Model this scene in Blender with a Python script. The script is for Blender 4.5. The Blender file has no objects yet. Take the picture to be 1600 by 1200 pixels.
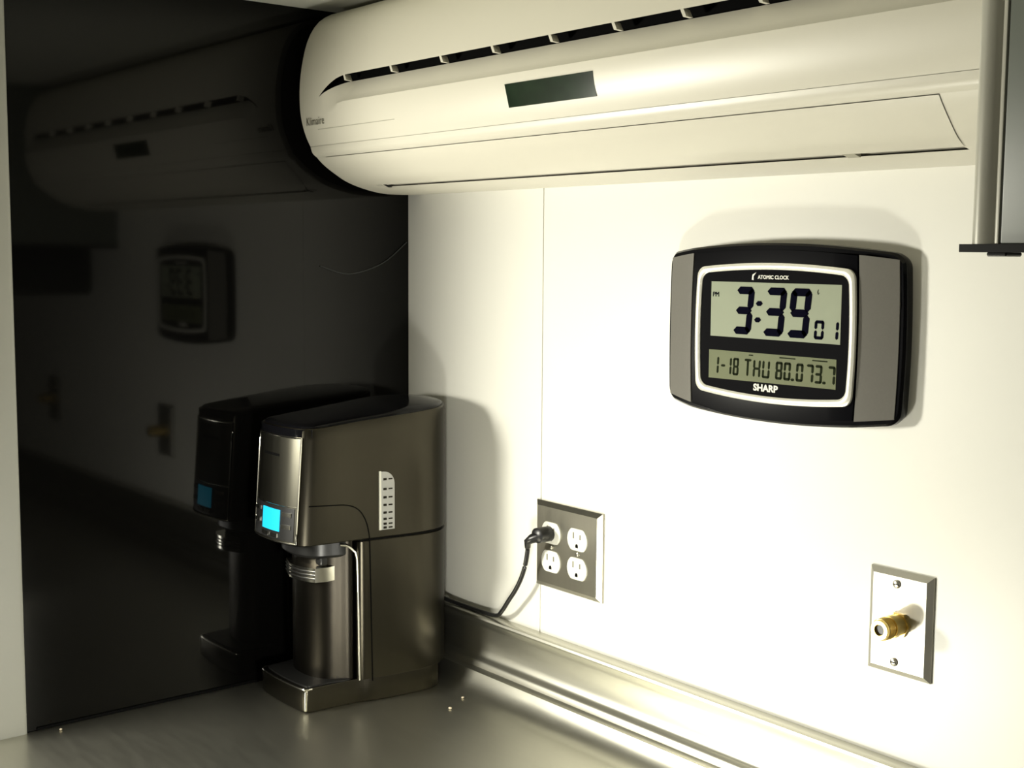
import bpy, bmesh, math, random
from mathutils import Vector, Matrix
random.seed(7)
S = bpy.context.scene
COL = S.collection

# ------------------------------------------------------------------ camera
F_PX = 2027.66
yaw, pit, rol = math.radians(38.811), math.radians(5.783), math.radians(.384)
fwd = Vector((-math.cos(yaw)*math.cos(pit), math.sin(yaw)*math.cos(pit), -math.sin(pit)))
rt = fwd.cross(Vector((0, 0, 1))).normalized(); up = rt.cross(fwd)
r2 = rt*math.cos(rol) + up*math.sin(rol); u2 = -rt*math.sin(rol) + up*math.cos(rol)
cd = bpy.data.cameras.new('camera'); cam = bpy.data.objects.new('camera', cd); COL.objects.link(cam)
cam.matrix_world = Matrix(((r2.x, u2.x, -fwd.x, 1.7053), (r2.y, u2.y, -fwd.y, -1.16), (r2.z, u2.z, -fwd.z, .640), (0, 0, 0, 1)))
cd.sensor_width = 36; cd.lens = F_PX/1600*36; cd.clip_start = .01
S.camera = cam

# ------------------------------------------------------------------ world, lamp, exposure
w = bpy.data.worlds.new('world'); S.world = w; w.use_nodes = True
w.node_tree.nodes['Background'].inputs[0].default_value = (.5, .55, .45, 1)
w.node_tree.nodes['Background'].inputs[1].default_value = .004
ld = bpy.data.lights.new('work_lamp_light', 'SPOT'); ld.energy = 54; ld.shadow_soft_size = .08
ld.spot_size = math.radians(140); ld.spot_blend = 1
ld.color = (1, .97, .84)
lo = bpy.data.objects.new('work_lamp_light', ld); COL.objects.link(lo); lo.location = (-.045, -.97, .465)
lo.rotation_euler = (Vector((.85, 0, .16))-lo.location).to_track_quat('-Z', 'Y').to_euler()
lc = bpy.data.lights.new('counter_lamp_light', 'POINT'); lc.energy = 7.6; lc.shadow_soft_size = .035; lc.color = (1, .98, .88)
lq = bpy.data.objects.new('counter_lamp_light', lc); COL.objects.link(lq); lq.location = (.70, -.46, .065)
la = bpy.data.lights.new('room_fill_light', 'POINT'); la.shadow_soft_size = .15; la.energy = 4; la.color = (1, .97, .86)  # added fill behind the camera, lifts shadows and ceiling; no fixture there
lr = bpy.data.objects.new('room_fill_light', la); COL.objects.link(lr); lr.location = (1.9, -1.9, .35)
vs = S.view_settings
vs.view_transform = 'Standard'; vs.look = 'None'; vs.gamma = 1; vs.use_curve_mapping = False; vs.exposure = 0.0

# ------------------------------------------------------------------ materials
def mat(name, col, rough=.5, metal=0, spec=.5, noise=0, nscale=(40, 40, 40), bump=0, bscale=200, emit=None, es=0, coat=0):
    m = bpy.data.materials.new(name); m.use_nodes = True
    nt = m.node_tree; b = nt.nodes['Principled BSDF']
    b.inputs['Base Color'].default_value = (*col, 1); b.inputs['Roughness'].default_value = rough
    b.inputs['Metallic'].default_value = metal; b.inputs['Specular IOR Level'].default_value = spec
    b.inputs['Coat Weight'].default_value = coat
    if emit: b.inputs['Emission Color'].default_value = (*emit, 1); b.inputs['Emission Strength'].default_value = es
    tc = nt.nodes.new('ShaderNodeTexCoord')
    if noise:
        mp = nt.nodes.new('ShaderNodeMapping'); mp.inputs['Scale'].default_value = nscale
        nz = nt.nodes.new('ShaderNodeTexNoise'); nz.inputs['Scale'].default_value = 1; nz.inputs['Detail'].default_value = 5
        nt.links.new(tc.outputs['Object'], mp.inputs[0]); nt.links.new(mp.outputs[0], nz.inputs[0])
        mx = nt.nodes.new('ShaderNodeMix'); mx.data_type = 'RGBA'
        mx.inputs['A'].default_value = (*[c*(1-noise) for c in col], 1); mx.inputs['B'].default_value = (*[min(1, c*(1+noise)) for c in col], 1)
        nt.links.new(nz.outputs['Fac'], mx.inputs['Factor']); nt.links.new(mx.outputs['Result'], b.inputs['Base Color'])
        if metal > .5:
            mr = nt.nodes.new('ShaderNodeMapRange'); mr.inputs['To Min'].default_value = max(.02, rough-.03); mr.inputs['To Max'].default_value = rough+.03
            nt.links.new(nz.outputs['Fac'], mr.inputs['Value']); nt.links.new(mr.outputs[0], b.inputs['Roughness'])
    if bump:
        n2 = nt.nodes.new('ShaderNodeTexNoise'); n2.inputs['Scale'].default_value = bscale
        nt.links.new(tc.outputs['Object'], n2.inputs[0])
        bp = nt.nodes.new('ShaderNodeBump'); bp.inputs['Strength'].default_value = bump; bp.inputs['Distance'].default_value = .001
        nt.links.new(n2.outputs['Fac'], bp.inputs['Height']); nt.links.new(bp.outputs[0], b.inputs['Normal'])
    return m
M = dict(
    wall=mat('white_wall_panel', (.80, .79, .725), .42, bump=.05, bscale=60, noise=.015, nscale=(3, 3, 3)),
    wallback=mat('grey_wall_backing', (.30, .29, .25), .8),
    glass=mat('black_gloss_panel', (.0025, .0024, .0022), .05, spec=.24, noise=.2, nscale=(4, 4, 4)),
    trim=mat('white_trim', (.40, .40, .36), .5, noise=.02, nscale=(5, 5, 5)),
    ceil=mat('ceiling_white', (.62, .62, .54), .7, noise=.02, nscale=(5, 5, 5)),
    room=mat('room_paint', (.20, .18, .15), .8, noise=.05, nscale=(3, 3, 3)),
    roomw=mat('room_pale_paint', (.6, .58, .52), .8, noise=.03, nscale=(3, 3, 3)),
    floor=mat('floor_dark', (.07, .06, .05), .5, noise=.1, nscale=(6, 6, 6)),
    steel=mat('brushed_counter_steel', (.56, .55, .48), .37, 1, noise=.04, nscale=(14, 90, 90)),
    acw=mat('cream_white_plastic', (.70, .67, .565), .38, noise=.01, nscale=(6, 6, 6)),
    acgrey=mat('pale_grey_plastic', (.55, .53, .46), .45, noise=.01, nscale=(6, 6, 6)),
    acline=mat('shadow_grey_plastic', (.40, .38, .30), .6, noise=.01, nscale=(6, 6, 6)),
    black=mat('matt_black', (.003, .003, .003), .6, spec=.05, noise=.1, nscale=(30, 30, 30)),
    blackgl=mat('gloss_black_plastic', (.004, .004, .005), .10, spec=.2, noise=.1, nscale=(30, 30, 30)),
    blacksat=mat('satin_black_plastic', (.012, .012, .012), .35, noise=.1, nscale=(30, 30, 30)),
    acdisp=mat('dark_green_display', (.010, .022, .010), .12, noise=.7, nscale=(60, 60, 90)),
    gray=mat('grey_clock_plastic', (.15, .143, .125), .5, noise=.08, nscale=(400, 400, 400)),
    silver=mat('silver_bezel', (.82, .81, .72), .3, .3, noise=.02, nscale=(30, 30, 30)),
    lcd1=mat('pale_lcd', (.30, .33, .24), .4, spec=.05, noise=.03, nscale=(20, 20, 20)),
    lcd2=mat('dim_lcd', (.15, .165, .09), .4, spec=.05, noise=.06, nscale=(20, 20, 20)),
    ink=mat('lcd_ink', (.004, .004, .010), .6, spec=0, noise=.1, nscale=(30, 30, 30)),
    inkdim=mat('lcd_ink_dim', (.018, .022, .012), .6, spec=0, noise=.1, nscale=(30, 30, 30)),
    printw=mat('white_print', (.75, .74, .66), .5, noise=.02, nscale=(30, 30, 30)),
    printg=mat('grey_print', (.20, .19, .14), .5, noise=.02, nscale=(30, 30, 30)),
    plate=mat('brushed_plate_steel', (.52, .50, .42), .30, 1, noise=.03, nscale=(200, 20, 20)),
    recep=mat('white_receptacle', (.85, .84, .76), .35, noise=.01, nscale=(30, 30, 30)),
    brass=mat('gold_brass', (.80, .60, .22), .28, 1, noise=.05, nscale=(90, 90, 90)),
    screw=mat('screw_metal', (.55, .53, .46), .3, 1, noise=.05, nscale=(200, 200, 200)),
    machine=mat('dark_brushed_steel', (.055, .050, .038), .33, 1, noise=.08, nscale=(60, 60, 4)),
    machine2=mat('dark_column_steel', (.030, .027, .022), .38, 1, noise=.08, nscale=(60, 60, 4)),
    chrome=mat('bright_chrome', (.85, .83, .74), .18, 1, noise=.02, nscale=(30, 30, 30)),
    panel=mat('panel_steel', (.075, .072, .058), .35, 1, noise=.08, nscale=(90, 90, 6)),
    lit=mat('blue_backlit_lcd', (.0, .2, .3), .4, noise=.05, nscale=(90, 90, 90), emit=(.02, .62, .95), es=1.0),
    gauge=mat('pale_gauge_plastic', (.42, .42, .40), .4, noise=.03, nscale=(60, 60, 60)),
    cab=mat('grey_cabinet_metal', (.14, .155, .13), .38, noise=.04, nscale=(3, 3, 1)),
    cabpost=mat('grey_aluminium_post', (.50, .49, .42), .30, .15, noise=.03, nscale=(3, 3, 1)),
    crumb=mat('pale_crumb', (.7, .6, .45), .8, noise=.1, nscale=(300, 300, 300)),
    lens=mat('black_lens_panel', (.004, .004, .005), .5, spec=.015, noise=.1, nscale=(30, 30, 30)),
    wire=mat('thin_pale_wire', (.03, .033, .033), .5, noise=.1, nscale=(30, 30, 30)),
)

# ------------------------------------------------------------------ mesh helpers
def link(name, me, m, parent=None, smooth=None):
    o = bpy.data.objects.new(name, me); COL.objects.link(o)
    if m: me.materials.append(M[m] if isinstance(m, str) else m)
    if parent: o.parent = parent
    if smooth:
        for p in me.polygons: p.use_smooth = True
        try: me.set_sharp_from_angle(angle=math.radians(smooth))
        except Exception: pass
    return o
def mesh(name, v, f, m, parent=None, smooth=None):
    me = bpy.data.meshes.new(name); me.from_pydata([tuple(p) for p in v], [], f); me.update()
    bm = bmesh.new(); bm.from_mesh(me); bmesh.ops.recalc_face_normals(bm, faces=bm.faces); bm.to_mesh(me); bm.free()
    return link(name, me, m, parent, smooth)
def sheet(name, v, f, m, parent=None, smooth=40):      # open surface: keep the winding given
    me = bpy.data.meshes.new(name); me.from_pydata([tuple(p) for p in v], [], f); me.update()
    return link(name, me, m, parent, smooth)
def box(name, lo_, hi_, m, parent=None, bev=0, seg=2):
    bm = bmesh.new(); bmesh.ops.create_cube(bm, size=1)
    c = [(a+b)/2 for a, b in zip(lo_, hi_)]; d = [b-a for a, b in zip(lo_, hi_)]
    for q in bm.verts: q.co = Vector((c[0]+q.co.x*d[0], c[1]+q.co.y*d[1], c[2]+q.co.z*d[2]))
    if bev: bmesh.ops.bevel(bm, geom=bm.edges[:], offset=bev, segments=seg, affect='EDGES', profile=.5)
    me = bpy.data.meshes.new(name); bm.to_mesh(me); bm.free()
    return link(name, me, m, parent, 30 if bev else None)
def empty(name, loc, label, cat, group=None):
    o = bpy.data.objects.new(name, None); COL.objects.link(o); o.location = (0, 0, 0); o.empty_display_size = .05
    o['label'] = label; o['category'] = cat
    if group: o['group'] = group
    o['anchor'] = loc
    return o
def structure(o, label=None):
    o['kind'] = 'structure'
    if label: o['label'] = label
    return o
def catmull(P, n=6, closed=False):
    P = [Vector(p) for p in P]; out = []; N = len(P); R = range(N if closed else N-1)
    for i in R:
        if closed: a, b, c, d = P[i-1], P[i], P[(i+1) % N], P[(i+2) % N]
        else: a, b, c, d = P[max(i-1, 0)], P[i], P[i+1], P[min(i+2, N-1)]
        for k in range(n):
            t = k/n
            out.append(.5*((2*b)+(c-a)*t+(2*a-5*b+4*c-d)*t*t+(3*b-a-3*c+d)*t**3))
    if not closed: out.append(P[-1])
    return out
def tube(name, pts, r, m, parent=None, sides=8, closed=False):
    pts = [Vector(p) for p in pts]; n = len(pts); v = []; f = []
    for i, p in enumerate(pts):
        a = pts[i-1] if (i or closed) else p; b = pts[(i+1) % n] if (i < n-1 or closed) else p
        t = (b-a).normalized(); ref = Vector((0, 0, 1)) if abs(t.z) < .9 else Vector((1, 0, 0))
        s = t.cross(ref).normalized(); u = s.cross(t)
        rr = r[i] if isinstance(r, (list, tuple)) else r
        for k in range(sides):
            q = 2*math.pi*k/sides; v.append(p+s*math.cos(q)*rr+u*math.sin(q)*rr)
    L = n if closed else n-1
    for i in range(L):
        for k in range(sides):
            j = (i+1) % n
            f.append((i*sides+k, i*sides+(k+1) % sides, j*sides+(k+1) % sides, j*sides+k))
    if not closed: f += [tuple(range(sides-1, -1, -1)), tuple((n-1)*sides+k for k in range(sides))]
    return mesh(name, v, f, m, parent, 50)
def loft(name, loops, m, parent=None, smooth=35, caps=True):
    n = len(loops[0]); v = [p for L in loops for p in L]; f = []
    for i in range(len(loops)-1):
        for k in range(n):
            j = (k+1) % n; f.append((i*n+k, i*n+j, (i+1)*n+j, (i+1)*n+k))
    if caps: f += [tuple(range(n)), tuple(range((len(loops)-1)*n, len(loops)*n))]
    return mesh(name, v, f, m, parent, smooth)
def lathe(name, prof, origin, m, parent=None, sides=20, smooth=40):   # axis along -y, prof = (distance out, radius)
    loops = [[(origin[0]+r*math.cos(2*math.pi*k/sides), origin[1]-d, origin[2]+r*math.sin(2*math.pi*k/sides)) for k in range(sides)] for d, r in prof]
    return loft(name, loops, m, parent, smooth)
def plate(name, pts, y0, y1, m, parent=None, bev=0, smooth=35):       # outline in x,z extruded from y0 to y1 (front), chamfered
    A = sum(pts[i-1][0]*pts[i][1]-pts[i][0]*pts[i-1][1] for i in range(len(pts)))
    if A < 0: pts = pts[::-1]
    def shr(d):
        n = len(pts); o = []
        for i in range(n):
            a, b, c = Vector(pts[i-1]), Vector(pts[i]), Vector(pts[(i+1) % n])
            e1 = (b-a).normalized(); e2 = (c-b).normalized()
            n1 = Vector((-e1.y, e1.x)); n2 = Vector((-e2.y, e2.x)); nn = (n1+n2)
            nn = nn/max(.2, nn.dot(n1))
            o.append((b.x+nn.x*d, b.y+nn.y*d))
        return o
    loops = [[(p[0], y0, p[1]) for p in pts]]
    if bev:
        loops.append([(p[0], y1+bev*.7, p[1]) for p in pts]); loops.append([(p[0], y1, p[1]) for p in shr(bev)])
    else: loops.append([(p[0], y1, p[1]) for p in pts])
    return loft(name, loops, m, parent, smooth)
def rrect(x0, x1, z0, z1, r, n=5, bow_t=0, bow_b=0, bow_s=0):
    pts = []
    for cx, cz, a0 in ((x1-r, z1-r, 0), (x0+r, z1-r, 90), (x0+r, z0+r, 180), (x1-r, z0+r, 270)):
        for k in range(n+1):
            a = math.radians(a0+90*k/n); pts.append((cx+r*math.cos(a), cz+r*math.sin(a)))
    out = []
    for i, p in enumerate(pts):                          # subdivide long edges so that they can bow
        q = pts[(i+1) % len(pts)]; L = math.dist(p, q); k = max(1, int(L/.012)) if (bow_t or bow_b or bow_s) else 1
        for j in range(k): out.append((p[0]+(q[0]-p[0])*j/k, p[1]+(q[1]-p[1])*j/k))
    xm, zm, hx, hz = (x0+x1)/2, (z0+z1)/2, (x1-x0)/2, (z1-z0)/2
    res = []
    for x, z in out:
        u, v = (x-xm)/hx, (z-zm)/hz
        res.append((x+bow_s*(1-v*v)*u, z+(bow_t if v > 0 else bow_b)*(1-u*u)*v))
    return res
_fonts = {}
def text(name, body, size, m, parent, origin, shear=0, depth=.0003, sx=1, bold=0):  # text facing -y, origin is the centre
    cu = bpy.data.curves.new(name, 'FONT'); cu.body = body; cu.size = size; cu.align_x = 'CENTER'; cu.align_y = 'CENTER'
    cu.shear = shear; cu.extrude = depth; cu.resolution_u = 3; cu.offset = bold
    o = bpy.data.objects.new(name+'_tmp', cu); COL.objects.link(o)
    me = bpy.data.meshes.new_from_object(o.evaluated_get(bpy.context.evaluated_depsgraph_get()))
    bpy.data.objects.remove(o)
    for q in me.vertices:
        x, y, z = q.co; q.co = (origin[0]+x*sx, origin[1]-z, origin[2]+y)
    me.materials.clear()
    return link(name, me, m, parent)

# ------------------------------------------------------------------ setting
# white back wall: two panels with an open joint between them, over a grey backing
wb = structure(box('wall_back', (-.06, .004, -.9), (3.3, .06, 1.03), 'wallback'), 'white panelled wall with a thin vertical joint')
box('panel', (0, 0, .04), (.3292, .004, .993), 'wall', wb, .0004, 1)
box('panel', (.3308, 0, .04), (3.2, .004, .993), 'wall', wb, .0004, 1)
# black mirror-like partition on the left, white edge trim in front of it
wl = structure(box('wall_left', (-.05, -.612, -.9), (0, .004, .993), 'glass'), 'glossy black panel wall reflecting the room')
tube('hanging_wire', catmull([(.0015, -.004, .655), (.0015, -.05, .622), (.0015, -.11, .606), (.0015, -.16, .618)], 6), .0009, 'wire', wl, 6)
structure(box('trim_1', (-.055, -.70, -.9), (.006, -.613, .993), 'trim', None, .006, 3), 'white upright trim at the edge of the black panel')
structure(box('ceiling', (-1.4, -3.0, .993), (3.3, .004, 1.03), 'ceil'), 'pale low ceiling above the air conditioner')
structure(box('floor', (-1.4, -3.0, -.94), (3.3, .06, -.90), 'floor'), 'dark floor below the counter')
structure(box('wall_right', (3.2, -3.0, -.9), (3.3, .004, .993), 'room'), 'dim wall far to the right of the counter')
structure(box('wall_front', (-1.4, -3.06, -.9), (3.3, -3.0, .993), 'room'), 'dim wall behind the camera')
structure(box('wall_far_left', (-1.46, -3.0, -.9), (-1.4, -.4, .993), 'roomw'), 'pale wall beyond the black partition')

# ------------------------------------------------------------------ counter
ct = empty('steel_counter', (1.2, -.35, 0), 'brushed stainless steel countertop with low backsplash against the white wall', 'countertop')
prof = [(-.74, -.045), (-.745, -.04), (-.745, -.006), (-.74, 0), (-.5, 0), (-.3, 0), (-.15, 0), (-.075, 0), (-.062, .002), (-.050, .009), (-.042, .019), (-.038, .028), (-.0335, .0295), (-.0305, .032)]
def extr(name, prof, x0, x1, m, parent, sm=35, nx=1):
    v = []; f = []; n = len(prof)
    for i in range(nx+1):
        x = x0+(x1-x0)*i/nx; v += [(x, y, z) for y, z in prof]
    for i in range(nx):
        for k in range(n-1): f.append((i*n+k, (i+1)*n+k, (i+1)*n+k+1, i*n+k+1))
    return sheet(name, v, f, m, parent, sm)
top = extr('worktop', prof+[(-.0305, .030), (-.0006, .030)], .0015, 3.19, 'steel', ct)
bsp = [(-.0305, .030), (-.029, .038), (-.0265, .0415), (-.0225, .0435), (-.0195, .047), (-.0165, .056), (-.0155, .07), (-.016, .086), (-.0185, .095), (-.0225, .0985), (-.0235, .1015), (-.0225, .1045), (-.019, .106), (-.010, .1045), (-.0006, .1045)]
extr('backsplash', bsp, .0015, 3.19, 'steel', ct)
box('end_strip', (.0005, -.6, .0005), (.0022, -.03, .004), 'black', ct)
box('cabinet_front', (.0, -.70, -.9), (3.19, -.66, -.045), 'room', ct)

# ------------------------------------------------------------------ air conditioner
ac = empty('air_conditioner', (.6, 0, .73), 'cream white split air conditioner mounted high on the wall below the ceiling', 'air conditioner')
P = catmull([(0, .986, 0), (-.06, .986, 0), (-.12, .986, 0), (-.152, .984, 0), (-.170, .976, 0), (-.185, .963, 0), (-.198, .941, 0), (-.2065, .912, 0), (-.2115, .88, 0), (-.212, .849, 0), (-.209, .826, 0), (-.202, .804, 0), (-.190, .783, 0), (-.176, .768, 0), (-.154, .753, 0), (-.133, .742, 0), (-.099, .732, 0), (-.065, .727, 0), (-.018, .727, 0), (0, .729, 0)], 8)
SL = [0]
for i in range(1, len(P)): SL.append(SL[-1]+(P[i]-P[i-1]).length)
def pr(s, off=0):
    s = max(0, min(SL[-1]-1e-6, s)); i = 0
    while SL[i+1] < s: i += 1
    t = (s-SL[i])/(SL[i+1]-SL[i]); p = P[i].lerp(P[i+1], t); a = P[max(i-1, 0)]; b = P[min(i+2, len(P)-1)]
    d = (b-a).normalized(); n = Vector((d.y, -d.x))
    if n.x > .2: n = -n
    if abs(d.y) < .5 and p.y < .77: n = Vector((d.y, -abs(d.x))) if True else n
    return p.x+n.x*off, p.y+n.y*off
def s_z(z):
    for i in range(len(P)-1):
        if P[i].y >= z > P[i+1].y and P[i].x < -.13: return SL[i]+(P[i].y-z)/(P[i].y-P[i+1].y)*(SL[i+1]-SL[i])
def s_y(y):
    for i in range(len(P)-1):
        if P[i].x <= y < P[i+1].x and P[i].y < .77: return SL[i]+(y-P[i].x)/(P[i+1].x-P[i].x)*(SL[i+1]-SL[i])
AX0, AX1 = .03, 1.150
s_seam, s_ft, s_fb, s_lip = s_z(.7905), s_z(.7755), s_y(-.117), s_y(-.108)
s_slot, s_band = s_z(.8765), s_z(.846)
SLW = .0065
def slot_mid(x):                              # crescent at the left end of the long slot
    if x >= .165: return s_slot
    t = max(0, (.165-x)/.075); return s_slot+.021*min(1, t)**2.0
def slot_half(x): return SLW/2*max(0, min(1, ((x-.090)/.045)))**.6
xs = sorted(set([AX0, AX0+.002, AX0+.006, .06, .075]+[.09+.004*i for i in range(22)]+[.19+.04*i for i in range(24)]+[1.12, AX1-.006, AX1-.002, AX1]))
def edge_off(x):
    d = min(x-AX0, AX1-x); return -.006*max(0, 1-d/.006)**2
def grid(name, rows_fn, nrow, m, cols=xs, parent=ac, thick=True):
    v = []; f = []
    for x in cols:
        for k in range(nrow):
            s, off = rows_fn(x, k/(nrow-1)); y, z = pr(s, off+edge_off(x)); v.append((x, y, z))
    for i in range(len(cols)-1):
        for k in range(nrow-1): f.append((i*nrow+k, i*nrow+k+1, (i+1)*nrow+k+1, (i+1)*nrow+k))
    return v, f
def band_off(x, s):
    if x < .10: return 0
    wgt = min(1, (x-.10)/.06); sb = slot_mid(x)+slot_half(x)
    t = max(0, 1-(s-sb)/(s_band-s_slot-SLW/2)); return -wgt*(.014*t+(.002 if t > 0 else 0))
v1, f1 = grid('u', lambda x, t: ((slot_mid(x)-slot_half(x))*t, 0), 26, None)
v2, f2 = grid('l', lambda x, t: ((lambda s: (s, band_off(x, s)))(slot_mid(x)+slot_half(x)+(s_seam-.0002-slot_mid(x)-slot_half(x))*t)), 22, None)
fp = sheet('front_panel', v1+v2, f1+[tuple(a+len(v1) for a in q) for q in f2], 'acw', ac, 30)
# lower housing with an opening for the louver
def xl(s): t = max(0, min(1, (s-s_ft)/(s_fb-s_ft))); return .060+.006*t+.045*t**2.2
def xr(s): t = max(0, min(1, (s-s_ft)/(s_fb-s_ft))); return 1.063-.016*t**1.3
v = []; f = []
def strip(s0, s1, n, xa, xb, off=0, nc=14):
    b = len(v)
    for k in range(n):
        s = s0+(s1-s0)*k/(n-1)
        a, c = xa(s), xb(s)
        cols = [a+(c-a)*i/nc for i in range(nc+1)]
        if abs(a-AX0) < 1e-6: cols = [AX0, AX0+.002, AX0+.006]+cols[1:]
        if abs(c-AX1) < 1e-6: cols = cols[:-1]+[AX1-.006, AX1-.002, AX1]
        for x in cols: y, z = pr(s, (off(s) if callable(off) else off)+edge_off(x)); v.append((x, y, z))
    m_ = len(cols)
    for k in range(n-1):
        for i in range(m_-1): f.append((b+k*m_+i, b+(k+1)*m_+i, b+(k+1)*m_+i+1, b+k*m_+i+1))
c0 = lambda s: AX0
c1 = lambda s: AX1
strip(s_seam+.0002, s_ft-.0003, 9, c0, c1, lambda s: .0022*math.sin(math.pi*(s-s_seam)/(s_ft-s_seam)))
strip(s_ft-.0003, s_fb+.0005, 16, c0, lambda s: xl(s)-.0004)
strip(s_ft-.0003, s_fb+.0005, 16, lambda s: xr(s)+.0003, c1)
strip(s_fb+.0005, s_lip, 3, c0, lambda s: xl(s_fb)+.006)
strip(s_fb+.0005, s_lip, 3, lambda s: xr(s_fb)-.001, c1)
strip(s_lip, SL[-1]-.0005, 8, c0, c1)
sheet('lower_housing', v, f, 'acw', ac, 30)
v = []; f = []; strip(s_ft+.0003, s_fb-.0005, 18, xl, xr, .0008, 24)
sheet('louver', v, f, 'acw', ac, 40)
v = []; f = []; strip(s_ft-.004, s_lip+.004, 14, lambda s: AX0+.012, lambda s: AX1-.012, -.003, 8)
sheet('louver_cavity', v, f, 'acgrey', ac, 40)
v = []; f = []; strip(s_slot-.02, s_band+.02, 8, lambda s: AX0+.012, lambda s: AX1-.012, -.020, 8)
sheet('slot_cavity', v, f, 'black', ac, 40)
v = []; f = []; strip(s_seam-.006, s_seam+.006, 3, lambda s: AX0+.01, lambda s: AX1-.01, -.003, 8)
sheet('seam_backing', v, f, 'acgrey', ac, 40)
for xe, nm in ((AX0, 'end_cap'), (AX1, 'end_cap')):
    mesh(nm, [(xe, *pr(SL[-1]*k/90, -.006)) for k in range(91)], [tuple(range(91))], 'acw', ac)
def acbar(name, x0, x1, s0, s1, off0, off1, m, skew=0):
    vv = []
    for off in (off0, off1):
        for (x, s) in ((x0, s0), (x1, s0), (x1+skew, s1), (x0+skew, s1)):
            y, z = pr(s, off); vv.append((x, y, z))
    return mesh(name, vv, [(0, 1, 2, 3), (4, 5, 6, 7), (0, 1, 5, 4), (1, 2, 6, 5), (2, 3, 7, 6), (3, 0, 4, 7)], m, ac)
for x in (.155, .269, .380, .483, .587, .689, .788, .885, .985):
    acbar('slot_rib', x-.0022, x+.0022, s_slot-.0042, s_slot+.0045, -.010, -.0004, 'acw', .005)
dsp = acbar('display_window', .508, .6585, s_z(.8335), s_z(.8075), -.004, .0008, 'acdisp')
acbar('panel_groove', .075, .27, s_z(.812)-.0005, s_z(.812)+.0005, -.002, .0002, 'acline')
acbar('housing_slit', .94, 1.04, s_z(.7845)-.0005, s_z(.7845)+.0005, -.002, .0002, 'acline')
acbar('louver_clip', .112, .120, s_fb-.002, s_lip+.001, -.006, .0012, 'blacksat', -.004)
acbar('louver_clip', .916, .930, s_fb-.001, s_lip, -.006, .0010, 'acline')
acbar('louver_tab', .09, .104, s_fb-.001, s_fb+.005, -.002, .0006, 'acgrey')
by, bz = pr(s_z(.8235), .0012)
tx = text('brand_script', 'Klimaire', .0155, 'printg', ac, (.072, by-.0006, bz), .35, .0002, .95)
for q in tx.data.vertices:                    # lay the script on the curved front
    yy, zz = pr(s_z(min(.87, q.co.z)), .0008); q.co.y = yy

# ------------------------------------------------------------------ wall clock
ck = empty('wall_clock', (.76, 0, .45), 'black and grey digital wall clock with LCD showing 3:39, hung on the white wall', 'clock')
KX0, KX1, KZ0, KZ1 = .592, .921, .465, .641
kc = (KX0+KX1)/2
def kfront(x):
    d = abs(x-kc); return -.0325 if d < .112 else -.0325+.0155*((d-.112)/(.1645-.112))**1.15
out = rrect(KX0, KX1, KZ0, KZ1, .012, 5, .0115, .0125, .003)
loops = [[(kc+(x-kc)*.985, 0, .553+(z-.553)*.975) for x, z in out], [(x, max(-.010, kfront(x)+.006), z) for x, z in out], [(x, kfront(x)+.0025, z) for x, z in out],
         [(kc+(x-kc)*.988, kfront(kc+(x-kc)*.985), .553+(z-.553)*.976) for x, z in out]]
loft('housing', loops, 'blackgl', ck, 30, True)
def curved_patch(name, xa, xb, za, zb, off, m, nx=14, nz=8, th=.002):
    v = []; f = []
    for o_ in (off, off-th):
        for i in range(nx+1):
            for k in range(nz+1):
                vv = k/nz; z0_ = za((xa(.5)+xb(.5))/2); 
                x = xa(vv)+(xb(vv)-xa(vv))*i/nx; z = za(x)+(zb(x)-za(x))*vv
                v.append((x, kfront(x)-o_, z))
    W = nz+1; B = (nx+1)*W
    for i in range(nx):
        for k in range(nz):
            a = i*W+k; f.append((a, a+1, a+W+1, a+W)); f.append((B+a, B+a+W, B+a+W+1, B+a+1))
    for i in range(nx):
        f.append((i*W, (i+1)*W, B+(i+1)*W, B+i*W)); f.append((i*W+nz, B+i*W+nz, B+(i+1)*W+nz, (i+1)*W+nz))
    for k in range(nz):
        f.append((k, B+k, B+k+1, k+1)); f.append((nx*W+k, nx*W+k+1, B+nx*W+k+1, B+nx*W+k))
    return mesh(name, v, f, m, ck, 30)
def ztop(x): return .636+.0115*(1-((x-kc)/.165)**2)-.0015
def zbot(x): return .470-.0125*(1-((x-kc)/.165)**2)+.0015
curved_patch('side_panel', lambda v_: KX0+.0045-.002*(1-(2*v_-1)**2), lambda v_: .644-.003*(1-(2*v_-1)**2), zbot, ztop, .0010, 'gray')
curved_patch('side_panel', lambda v_: .876+.002*(1-(2*v_-1)**2), lambda v_: KX1-.0045+.002*(1-(2*v_-1)**2), zbot, ztop, .0010, 'gray')
curved_patch('face_panel', lambda v_: .646-.003*(1-(2*v_-1)**2), lambda v_: .874+.002*(1-(2*v_-1)**2), lambda x: zbot(x)+.001, lambda x: ztop(x)-.001, .0006, 'blackgl')
KF = -.0335
bo = rrect(.6535, .8735, .4815, .6245, .010, 5, .006, .007, .003); bi = rrect(.6605, .8665, .4885, .6185, .006, 5, .006, .006, .003)
n = len(bo); assert len(bi) and True
bi2 = [(kc+.0 + (x-.7635)*.9365+.0, .553+(z-.553)*.908) for x, z in bo]
bi2 = [(.7635+(x-.7635)*.9345, .553+(z-.553)*.905) for x, z in bo]
loft('bezel', [[(x, KF+.001, z) for x, z in bo], [(x, KF-.002, z) for x, z in bo], [(.7635+(x-.7635)*.985, KF-.0032, .553+(z-.553)*.978) for x, z in bo],
               [(.7635+(x-.7635)*.95, KF-.0032, .553+(z-.553)*.927) for x, z in bo], [(x, KF-.0018, z) for x, z in bi2], [(x, KF+.001, z) for x, z in bi2]], 'silver', ck, 40, False)
loft('lens_panel', [[(x, KF, z) for x, z in bi2], [(x, KF-.0006, z) for x, z in bi2]], 'lens', ck, 30)
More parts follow.
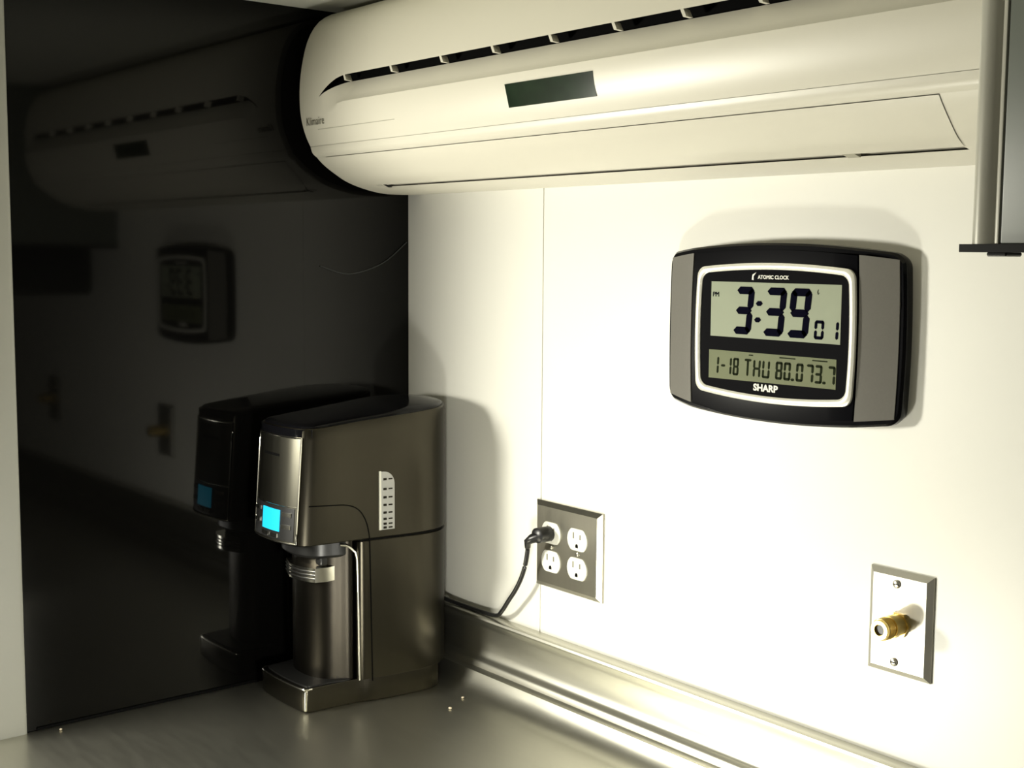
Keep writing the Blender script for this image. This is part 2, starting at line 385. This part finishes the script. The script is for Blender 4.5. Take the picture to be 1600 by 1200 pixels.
plate('main_screen', [(.674, .5455), (.8575, .5455), (.8575, .6085), (.674, .6085)], KF, KF-.0010, 'lcd1', ck)
plate('info_screen', [(.6725, .4965), (.8535, .4975), (.8535, .5295), (.6725, .5295)], KF, KF-.0010, 'lcd2', ck)
SEG = dict(a='0', b='1')
DIG = {'0': 'abcdef', '1': 'bc', '3': 'abgcd', '7': 'abc', '8': 'abcdefg', '9': 'abcdfg', 'H': 'bcefg', 'U': 'bcdef', '-': 'g', 'T': 'am', '6': 'acdefg'}
def segment_digits(name, s, x, z, wd, ht, t, gap, m, slant=.10, y=KF-.0010):
    vv = []; ff = []
    def seg(x0, z0, x1, z1):
        d = Vector((x1-x0, z1-z0)); L = d.length; d /= L; nn = Vector((-d.y, d.x)); h = t/2
        pts = [Vector((x0, z0))+d*.0002*0, Vector((x0, z0))+d*h+nn*h, Vector((x1, z1))-d*h+nn*h, Vector((x1, z1)), Vector((x1, z1))-d*h-nn*h, Vector((x0, z0))+d*h-nn*h]
        b = len(vv)
        for yy in (y, y-.0004):
            for p in pts: vv.append((p.x+slant*(p.y-z), yy, p.y))
        ff.append(tuple(b+k for k in range(6))); ff.append(tuple(b+6+k for k in range(5, -1, -1)))
        for k in range(6): ff.append((b+k, b+(k+1) % 6, b+6+(k+1) % 6, b+6+k))
    cx = x
    for ch in s:
        if ch in ':.':
            zs = (z+ht*.32, z+ht*.66) if ch == ':' else (z+t/2,)
            for zz in zs: seg(cx+t*.1-t*.6, zz, cx+t*1.3, zz)
            cx += t*1.3+gap; continue
        h = ht/2; x0, x1 = cx+t/2, cx+wd-t/2; e = t*.12
        z0, z1, z2 = z+t/2, z+h, z+ht-t/2
        D = {'a': (x0-t*.4, z2, x1+t*.4, z2), 'g': (x0-t*.3, z1, x1+t*.3, z1), 'd': (x0-t*.4, z0, x1+t*.4, z0), 'b': (x1, z1+e, x1, z2+t*.3), 'c': (x1, z0-t*.3, x1, z1-e), 'f': (x0, z1+e, x0, z2+t*.3), 'e': (x0, z0-t*.3, x0, z1-e), 'm': ((x0+x1)/2, z0-t*.3, (x0+x1)/2, z2)}
        for sname in DIG[ch]: seg(*D[sname])
        cx += (wd if ch != '-' else wd)+gap
    return mesh(name, vv, ff, m, ck)
segment_digits('time_digits', '3', .708, .5495, .0265, .054, .0085, .003, 'ink')
segment_digits('time_digits', ':', .7405, .5495, .0265, .054, .0055, .003, 'ink')
segment_digits('time_digits', '39', .752, .5495, .0285, .054, .0085, .0055, 'ink')
segment_digits('seconds_digits', '01', .823, .5495, .0125, .0205, .0034, .0065, 'ink', .05)
segment_digits('date_digits', '1', .680, .502, .0075, .020, .0026, .002, 'inkdim', .05)
segment_digits('date_digits', '-', .6905, .502, .0075, .020, .0026, .002, 'inkdim', .05)
segment_digits('date_digits', '18', .6985, .502, .0085, .020, .0026, .0022, 'inkdim', .05)
segment_digits('day_letters', 'THU', .726, .502, .0105, .020, .0026, .0028, 'inkdim', .04)
segment_digits('temperature_digits', '80.0', .7715, .502, .0095, .020, .0028, .0020, 'inkdim', .04)
segment_digits('temperature_digits', '73.7', .814, .502, .0095, .020, .0028, .0020, 'inkdim', .04)
text('pm_mark', 'PM', .0078, 'ink', ck, (.6815, KF-.0012, .5935))
text('signal_mark', '(.', .006, 'inkdim', ck, (.8275, KF-.0012, .6005))
for xa, xb, zz in ((.733, .739, .5265), (.777, .799, .5265), (.822, .842, .5265)):
    plate('caption_mark', [(xa, zz-.0006), (xb, zz-.0006), (xb, zz+.0006), (xa, zz+.0006)], KF-.0009, KF-.0013, 'inkdim', ck)
text('brand_lettering', 'SHARP', .0105, 'printw', ck, (.758, KF-.0009, .4905), 0, .0002, 1.12, .0004)
text('title_lettering', 'ATOMIC CLOCK', .0058, 'printw', ck, (.7650, KF-.0009, .6145), 0, .0002, 1.0, .00015)
plate('title_swoosh', [(.7345, .6115), (.7370, .6110), (.7370, .6155), (.7405, .6198), (.7352, .6172)], KF-.0006, KF-.0011, 'printw', ck)

# ------------------------------------------------------------------ four-gang power outlet
po = empty('power_outlet', (.393, 0, .174), 'square stainless steel outlet plate with four white sockets, black plug in upper left', 'outlet')
plate('face_plate', [(.325, .1745), (.461, .1745), (.461, .2955), (.325, .2955)], 0, -.0075, 'plate', po, .0065, 25)
def socket(cx, cz):
    pts = []
    for k in range(28):
        a = 2*math.pi*k/28; pts.append((cx+.0200*math.cos(a), cz+max(-.0150, min(.0150, .0185*math.sin(a)))))
    o = plate('receptacle', pts, -.006, -.0092, 'recep', po, .0006)
    for dx, h in ((-.0068, .0085), (.0068, .0068)):
        box('slot', (cx+dx-.0011, -.0096, cz+.0012), (cx+dx+.0011, -.0091, cz+.0012+h), 'printg', o)
    g = [(cx+.0026*math.cos(math.pi*k/6)*(1), cz-.0085+.0030*math.sin(math.pi*k/6)) for k in range(7)]+[(cx-.0026, cz-.0108), (cx+.0026, cz-.0108)]
    plate('ground_hole', g, -.0091, -.0096, 'black', o)
for cx in (.362, .4165):
    for cz in (.2535, .2135): socket(cx, cz)
    lathe('screw', [(.0075, .0032), (.0086, .0032), (.0092, .0022)], (cx, 0, .2335), 'screw', po, 12)

# ------------------------------------------------------------------ coax outlet and its off-frame twin
def coax(x, z, label):
    e = empty('coax_outlet', (x, 0, z-.056), label, 'outlet', None)
    plate('face_plate', [(x-.0385, z-.056), (x+.0385, z-.056), (x+.0385, z+.056), (x-.0385, z+.056)], 0, -.0065, 'plate_pale', e, .006, 25)
    for dz in (-.042, .042):
        s = lathe('screw', [(.006, .0045), (.0078, .0045), (.0088, .0032)], (x-.003, 0, z+dz), 'screw', e, 14)
        box('screw_slot', (x-.003-.0034, -.0091, z+dz-.0005), (x-.003+.0034, -.0087, z+dz+.0005), 'black', s)
    c = lathe('connector', [(.006, .0140), (.0105, .0140)], (x+.002, 0, z), 'brass', e, 6, 20)
    lathe('barrel', [(.010, .0112), (.020, .0112), (.0202, .0124), (.0275, .0124), (.0278, .0108), (.041, .0108), (.0425, .0100), (.0425, .0060), (.034, .0055)], (x+.002, 0, z), 'brass', c, 24)
    for k in range(5): lathe('thread', [(.0292+k*.0022, .0109), (.0298+k*.0022, .0118), (.0304+k*.0022, .0109)], (x+.002, 0, z), 'brass', c, 24)
    lathe('socket_core', [(.033, .0054), (.0395, .0054), (.0395, .0014)], (x+.002, 0, z), 'blacksat', c, 16)
    return e
M['plate_pale'] = mat('pale_brushed_plate', (.50, .485, .43), .45, 1, noise=.05, nscale=(200, 20, 20))
coax(.922, .254, 'narrow pale metal wall plate with protruding brass coaxial connector')
coax(1.60, .262, 'second small wall plate with connector, seen only as a reflection in the black panel')

# ------------------------------------------------------------------ grey wall cabinet
cb = empty('wall_cabinet', (1.45, 0, .645), 'grey metal wall cabinet with rounded edge at the upper right, black bottom edge', 'cabinet')
CX0, CX1 = 1.1665, 1.80
box('carcass', (CX0+.002, -.280, .650), (CX1, -.0002, .992), 'cab', cb)
post = [(CX0, -.262), (CX0, -.285), (CX0+.001, -.292), (CX0+.004, -.298), (CX0+.008, -.3015), (CX0+.013, -.302), (CX0+.018, -.3005), (CX0+.0215, -.298), (CX0+.0235, -.2995), (CX0+.0255, -.2995), (CX0+.0255, -.262)]
loft('edge_post', [[(x, y, z) for x, y in post] for z in (.6485, .992)], 'cabpost', cb, 50)
box('door', (CX0+.0275, -.300, .6485), (CX1, -.2805, .990), 'cab', cb, .0012, 2)
box('bottom_edge', (CX0-.004, -.302, .6425), (CX1, -.0002, .6484), 'blacksat', cb)
box('hinge', (CX0+.012, -.292, .6395), (CX0+.028, -.270, .6428), 'blacksat', cb, .001, 1)
ub = empty('under_cabinet_box', (1.5, -.15, .535), 'dark box hung under the grey cabinet, seen only as a reflection in the black panel', 'appliance')
box('housing', (1.31, -.27, .535), (1.70, -.012, .6424), 'blacksat', ub, .006, 2)
box('front_panel', (1.32, -.274, .545), (1.69, -.2695, .635), 'blackgl', ub, .001, 1)

# ------------------------------------------------------------------ coffee maker
cm = empty('coffee_maker', (.102, -.16, 0), 'dark brushed steel coffee maker with blue lit display, standing in the corner on the counter', 'coffee maker')
XC = .102
H_UP = [(0, -.304), (.030, -.302), (.052, -.297), (.0645, -.287), (.069, -.262), (.0735, -.20), (.0815, -.135), (.0835, -.10), (.077, -.068), (.055, -.042), (.028, -.031)]
def full(half, back):
    L = [(XC+x, y) for x, y in half]+[(XC, back)]+[(XC-x, y) for x, y in half[::-1][:-1]]
    return [(p.x, p.y) for p in catmull([(x, y, 0) for x, y in L], 6, True)]
UP = full(H_UP, -.028)
def lean(x, y, z): return y+.011*max(0, min(1, (z-.24)/.15))*max(0, min(1, (-.20-y)/.08))
def rise(y, z): return z+max(0, min(1, (z-.33)/.06))*.020*max(0, min(1.1, (y+.27)/.23))
def ring(o, z, sc=1.0, cy=-.16, dx=0): return [(XC+(x-XC)*sc, lean(x, cy+(y-cy)*sc, z), rise(cy+(y-cy)*sc, z)) for x, y in o]
loft('upper_housing', [ring(UP, .2365, .985), ring(UP, .238), ring(UP, .26), ring(UP, .30), ring(UP, .34), ring(UP, .383), ring(UP, .3955), ring(UP, .3985, .988)], 'machine', cm)
loft('lid', [ring(UP, .390, .96), ring(UP, .3985, .972), ring(UP, .4012, .962), ring(UP, .4030, .93), ring(UP, .406, .75), ring(UP, .408, .45), ring(UP, .4085, .15)], 'blackgl', cm)
LO = full([(0, -.205), (.045, -.204), (.066, -.203), (.0730, -.198), (.0750, -.185), (.0815, -.135), (.0835, -.10), (.077, -.068), (.055, -.042), (.028, -.031)], -.028)
loft('lower_housing', [ring(LO, .0335, .995), ring(LO, .036), ring(LO, .10, .997), ring(LO, .2330), ring(LO, .2340, .985)], 'machine', cm)
loft('seam_ring', [ring(LO, .228, .98), ring(LO, .245, .98)], 'black', cm)
CO = full([(0, -.256), (.025, -.253), (.045, -.243), (.056, -.226), (.060, -.205)], -.19)
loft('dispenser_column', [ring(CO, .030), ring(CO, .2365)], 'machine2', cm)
NZ = full([(0, -.272), (.025, -.270), (.044, -.260), (.054, -.240), (.058, -.205)], -.19)
loft('nozzle_block', [ring(NZ, .212, .96), ring(NZ, .216), ring(NZ, .2368)], 'blacksat', cm)
BS = full([(0, -.2905), (.030, -.2895), (.054, -.2875), (.0625, -.2835), (.0640, -.270), (.0680, -.21), (.0755, -.18), (.0815, -.135), (.0838, -.10), (.0815, -.080), (.074, -.067), (.045, -.064), (.02, -.0635)], -.0635)
base = loft('base', [ring(BS, .0005, .985), ring(BS, .004), ring(BS, .032), ring(BS, .0345, .990)], 'machine', cm)
DT = full([(0, -.284), (.030, -.283), (.052, -.280), (.0585, -.274), (.060, -.25), (.061, -.21)], -.20)
loft('drip_tray', [ring(DT, .0335), ring(DT, .0365), ring(DT, .0368, .95)], 'blacksat', cm)
rim = [(x, y, .0335) for x, y in BS if y < -.272]
rim.sort(key=lambda p: p[0])
tube('base_rim', rim, .0012, 'chrome', base, 6)
box('rim_corner', (XC+.0595, -.2868, .003), (XC+.0640, -.2830, .032), 'chrome', base, .0012, 2)
# edge trim of the bay and seams on the side
def side_x(y, o=UP):
    best = None
    for i in range(len(o)):
        a, b = o[i], o[(i+1) % len(o)]
        if a[0] > XC and (a[1]-y)*(b[1]-y) <= 0 and abs(a[1]-b[1]) > 1e-9:
            t = (y-a[1])/(b[1]-a[1]); x = a[0]+(b[0]-a[0])*t; best = x if best is None else max(best, x)
    return best
tr = [(.1745, -.203, .034), (.1738, -.2035, .10), (.1730, -.2045, .17), (.1722, -.2055, .212), (.1700, -.2100, .222), (.1670, -.218, .2285), (.1650, -.228, .231)]
tube('bay_trim', catmull(tr, 4), .0017, 'chrome', cm, 8)
sm = catmull([(-.283, .2920, 0), (-.25, .2905, 0), (-.222, .288, 0), (-.204, .280, 0), (-.193, .264, 0), (-.188, .245, 0), (-.1865, .225, 0), (-.185, .15, 0), (-.183, .03, 0)], 5)
tube('side_seam', [(side_x(p.x)+.0002, lean(0, p.x, p.y), p.y) for p in sm], .0009, 'black', cm, 6)
# dispense lever
lv = [(XC-.030, -.262), (XC+.0, -.273), (XC+.030, -.271), (XC+.052, -.262), (XC+.0565, -.246), (XC+.054, -.232), (XC+.0, -.24), (XC-.028, -.24)]
lever = loft('dispense_lever', [[(x, y, .180) for x, y in lv], [(x, y, .182+.0) for x, y in lv], [(x, y, .200) for x, y in lv]], 'chrome', cm, 30)
for zz in (.185, .190, .195):
    tube('grip_line', [(x, y-.0004, zz) for x, y in lv[:4]], .0009, 'blacksat', lever, 6)
box('lever_arm', (XC-.02, -.25, .2), (XC+.048, -.225, .214), 'blacksat', cm, .003, 2)
# front panel with display
def front_patch(name, u0, u1, z0, z1, off, m, parent, n=10, th=.0015):
    front = sorted([(x, y) for x, y in UP if y < -.262], key=lambda p: p[0])
    def fy(x):
        for a, b in zip(front, front[1:]):
            if a[0] <= x <= b[0] and b[0] > a[0]: return a[1]+(b[1]-a[1])*(x-a[0])/(b[0]-a[0])
        return front[0][1] if x < XC else front[-1][1]
    v = []; f = []; W = 6
    for o_ in (off, off-th):
        for i in range(n+1):
            x = XC+u0+(u1-u0)*i/n
            for k in range(W):
                z = z0+(z1-z0)*k/(W-1); y = fy(x); v.append((x, lean(x, y, z)-o_, z))
    B = (n+1)*W
    for i in range(n):
        for k in range(W-1):
            a = i*W+k; f.append((a, a+1, a+W+1, a+W)); f.append((B+a, B+a+W, B+a+W+1, B+a+1))
        f.append((i*W, (i+1)*W, B+(i+1)*W, B+i*W)); f.append((i*W+W-1, B+i*W+W-1, B+(i+1)*W+W-1, (i+1)*W+W-1))
    for k in range(W-1): f.append((k, B+k, B+k+1, k+1)); f.append((n*W+k, n*W+k+1, B+n*W+k+1, B+n*W+k))
    return mesh(name, v, f, m, parent, 30), fy
fpn, fy = front_patch('front_panel', -.058, .058, .2400, .3850, .0012, 'panel', cm)
bd = []
for a, b in (((-.058, .2395), (.058, .2395)), ((.058, .2395), (.058, .3855)), ((.058, .3855), (-.058, .3855)), ((-.058, .3855), (-.058, .2395))):
    for k in range(10):
        u = a[0]+(b[0]-a[0])*k/10; z = a[1]+(b[1]-a[1])*k/10; bd.append((XC+u, lean(0, fy(XC+u), z)-.0015, z))
tube('panel_frame', bd, .0013, 'chrome', fpn, 6, True)
tube('panel_divider', [(XC+u*.0116, lean(0, fy(XC+u*.0116), .290)-.0013, .290) for u in range(-5, 6)], .0007, 'chrome', fpn, 6)
front_patch('control_plate', -.054, .054, .2425, .2885, .0017, 'blacksat', fpn)
front_patch('display', -.020, .026, .2535, .2835, .0026, 'lit', fpn)
for u, z in ((-.040, .279), (-.040, .262), (.040, .279), (.040, .262), (-.010, .2475), (.014, .2475)):
    front_patch('button', u-.009, u+.009, z-.0028, z+.0028, .0034, 'chrome', fpn, 3)
front_patch('lid_front', -.066, .066, .3868, .3975, .0010, 'blackgl', cm, 14)
front_patch('name_lettering', -.028, .016, .357, .3605, .0016, 'black', fpn, 4)
# water gauge on the side
gp = []
def gauge(name, y0, y1, z0, z1, off, m, parent, rnd=False, th=.001):
    pts = [(y0, z0), (y1, z0)]
    if rnd:
        for k in range(7):
            a = math.pi/2*k/6; pts.append((y1-(y1-y0)*.75*(1-math.cos(a)), z1-.018+.018*math.sin(a)))
    else: pts.append((y1, z1))
    pts.append((y0, z1))
    n = len(pts)
    v = [(side_x(y)+off, y, z) for y, z in pts]+[(side_x(y)+off-th-.001, y, z) for y, z in pts]
    f = [tuple(range(n)), tuple(range(2*n-1, n-1, -1))]+[(k, n+k, n+(k+1) % n, (k+1) % n) for k in range(n)]
    return mesh(name, v, f, m, parent)
g = gauge('water_gauge', -.171, -.1485, .2475, .331, .0012, 'gauge', cm, True)
gauge('gauge_edge', -.1725, -.1695, .2475, .332, .0017, 'silver', g)
for k, z in enumerate((.320, .306, .294, .283, .272, .263, .256, .2505)):
    gauge('gauge_mark', -.166, -.161, z-.0016, z+.0016, .0016, 'machine2', g)
    gauge('gauge_mark', -.158, -.152, z-.0010, z+.0010, .0016, 'machine2', g)
# power cord with its plug in the outlet
pc = tube('power_cord', catmull([(.352, -.036, .2495), (.345, -.036, .243), (.339, -.031, .230), (.329, -.027, .205), (.317, -.025, .182), (.303, -.024, .162), (.288, -.023, .145), (.268, -.020, .124), (.246, -.014, .1115), (.20, -.012, .1085), (.14, -.014, .109), (.105, -.022, .112), (.10, -.035, .10)], 6), .0032, 'blacksat', cm, 8)
plug = plate('plug', [(  .362+.0118*math.cos(2*math.pi*k/20)-.003, .2525+.0105*math.sin(2*math.pi*k/20)) for k in range(20)], -.0093, -.034, 'blacksat', pc, .004)
tube('strain_relief', [(.360, -.028, .251), (.352, -.034, .2475), (.3445, -.036, .242), (.340, -.032, .233)], [.0075, .0068, .0052, .0042], 'blacksat', pc, 10)

# ------------------------------------------------------------------ crumbs on the steel
for (x, y, lab) in ((.02, -.575, 'pale crumb on the counter near the white trim'), (.248, -.075, 'tiny crumb on the steel counter right of the coffee maker, nearer the wall'), (.272, -.115, 'tiny crumb on the steel counter right of the coffee maker, nearer the front')):
    bm = bmesh.new(); bmesh.ops.create_icosphere(bm, subdivisions=1, radius=.0022)
    for q in bm.verts: q.co = Vector((q.co.x*random.uniform(.8, 1.5)+x, q.co.y*random.uniform(.8, 1.3)+y, q.co.z*.7+.0015))
    me = bpy.data.meshes.new('crumb'); bm.to_mesh(me); bm.free()
    o = link('crumb', me, 'crumb'); o['label'] = lab; o['category'] = 'crumb'; o['group'] = 'crumbs on the counter'
for o in list(bpy.data.objects):
    if 'anchor' in o:                          # move each Empty to the base of its thing, children stay put
        a = Vector(o['anchor']); del o['anchor']; o.location = a
        for c in o.children: c.matrix_parent_inverse = Matrix.Translation(-a)
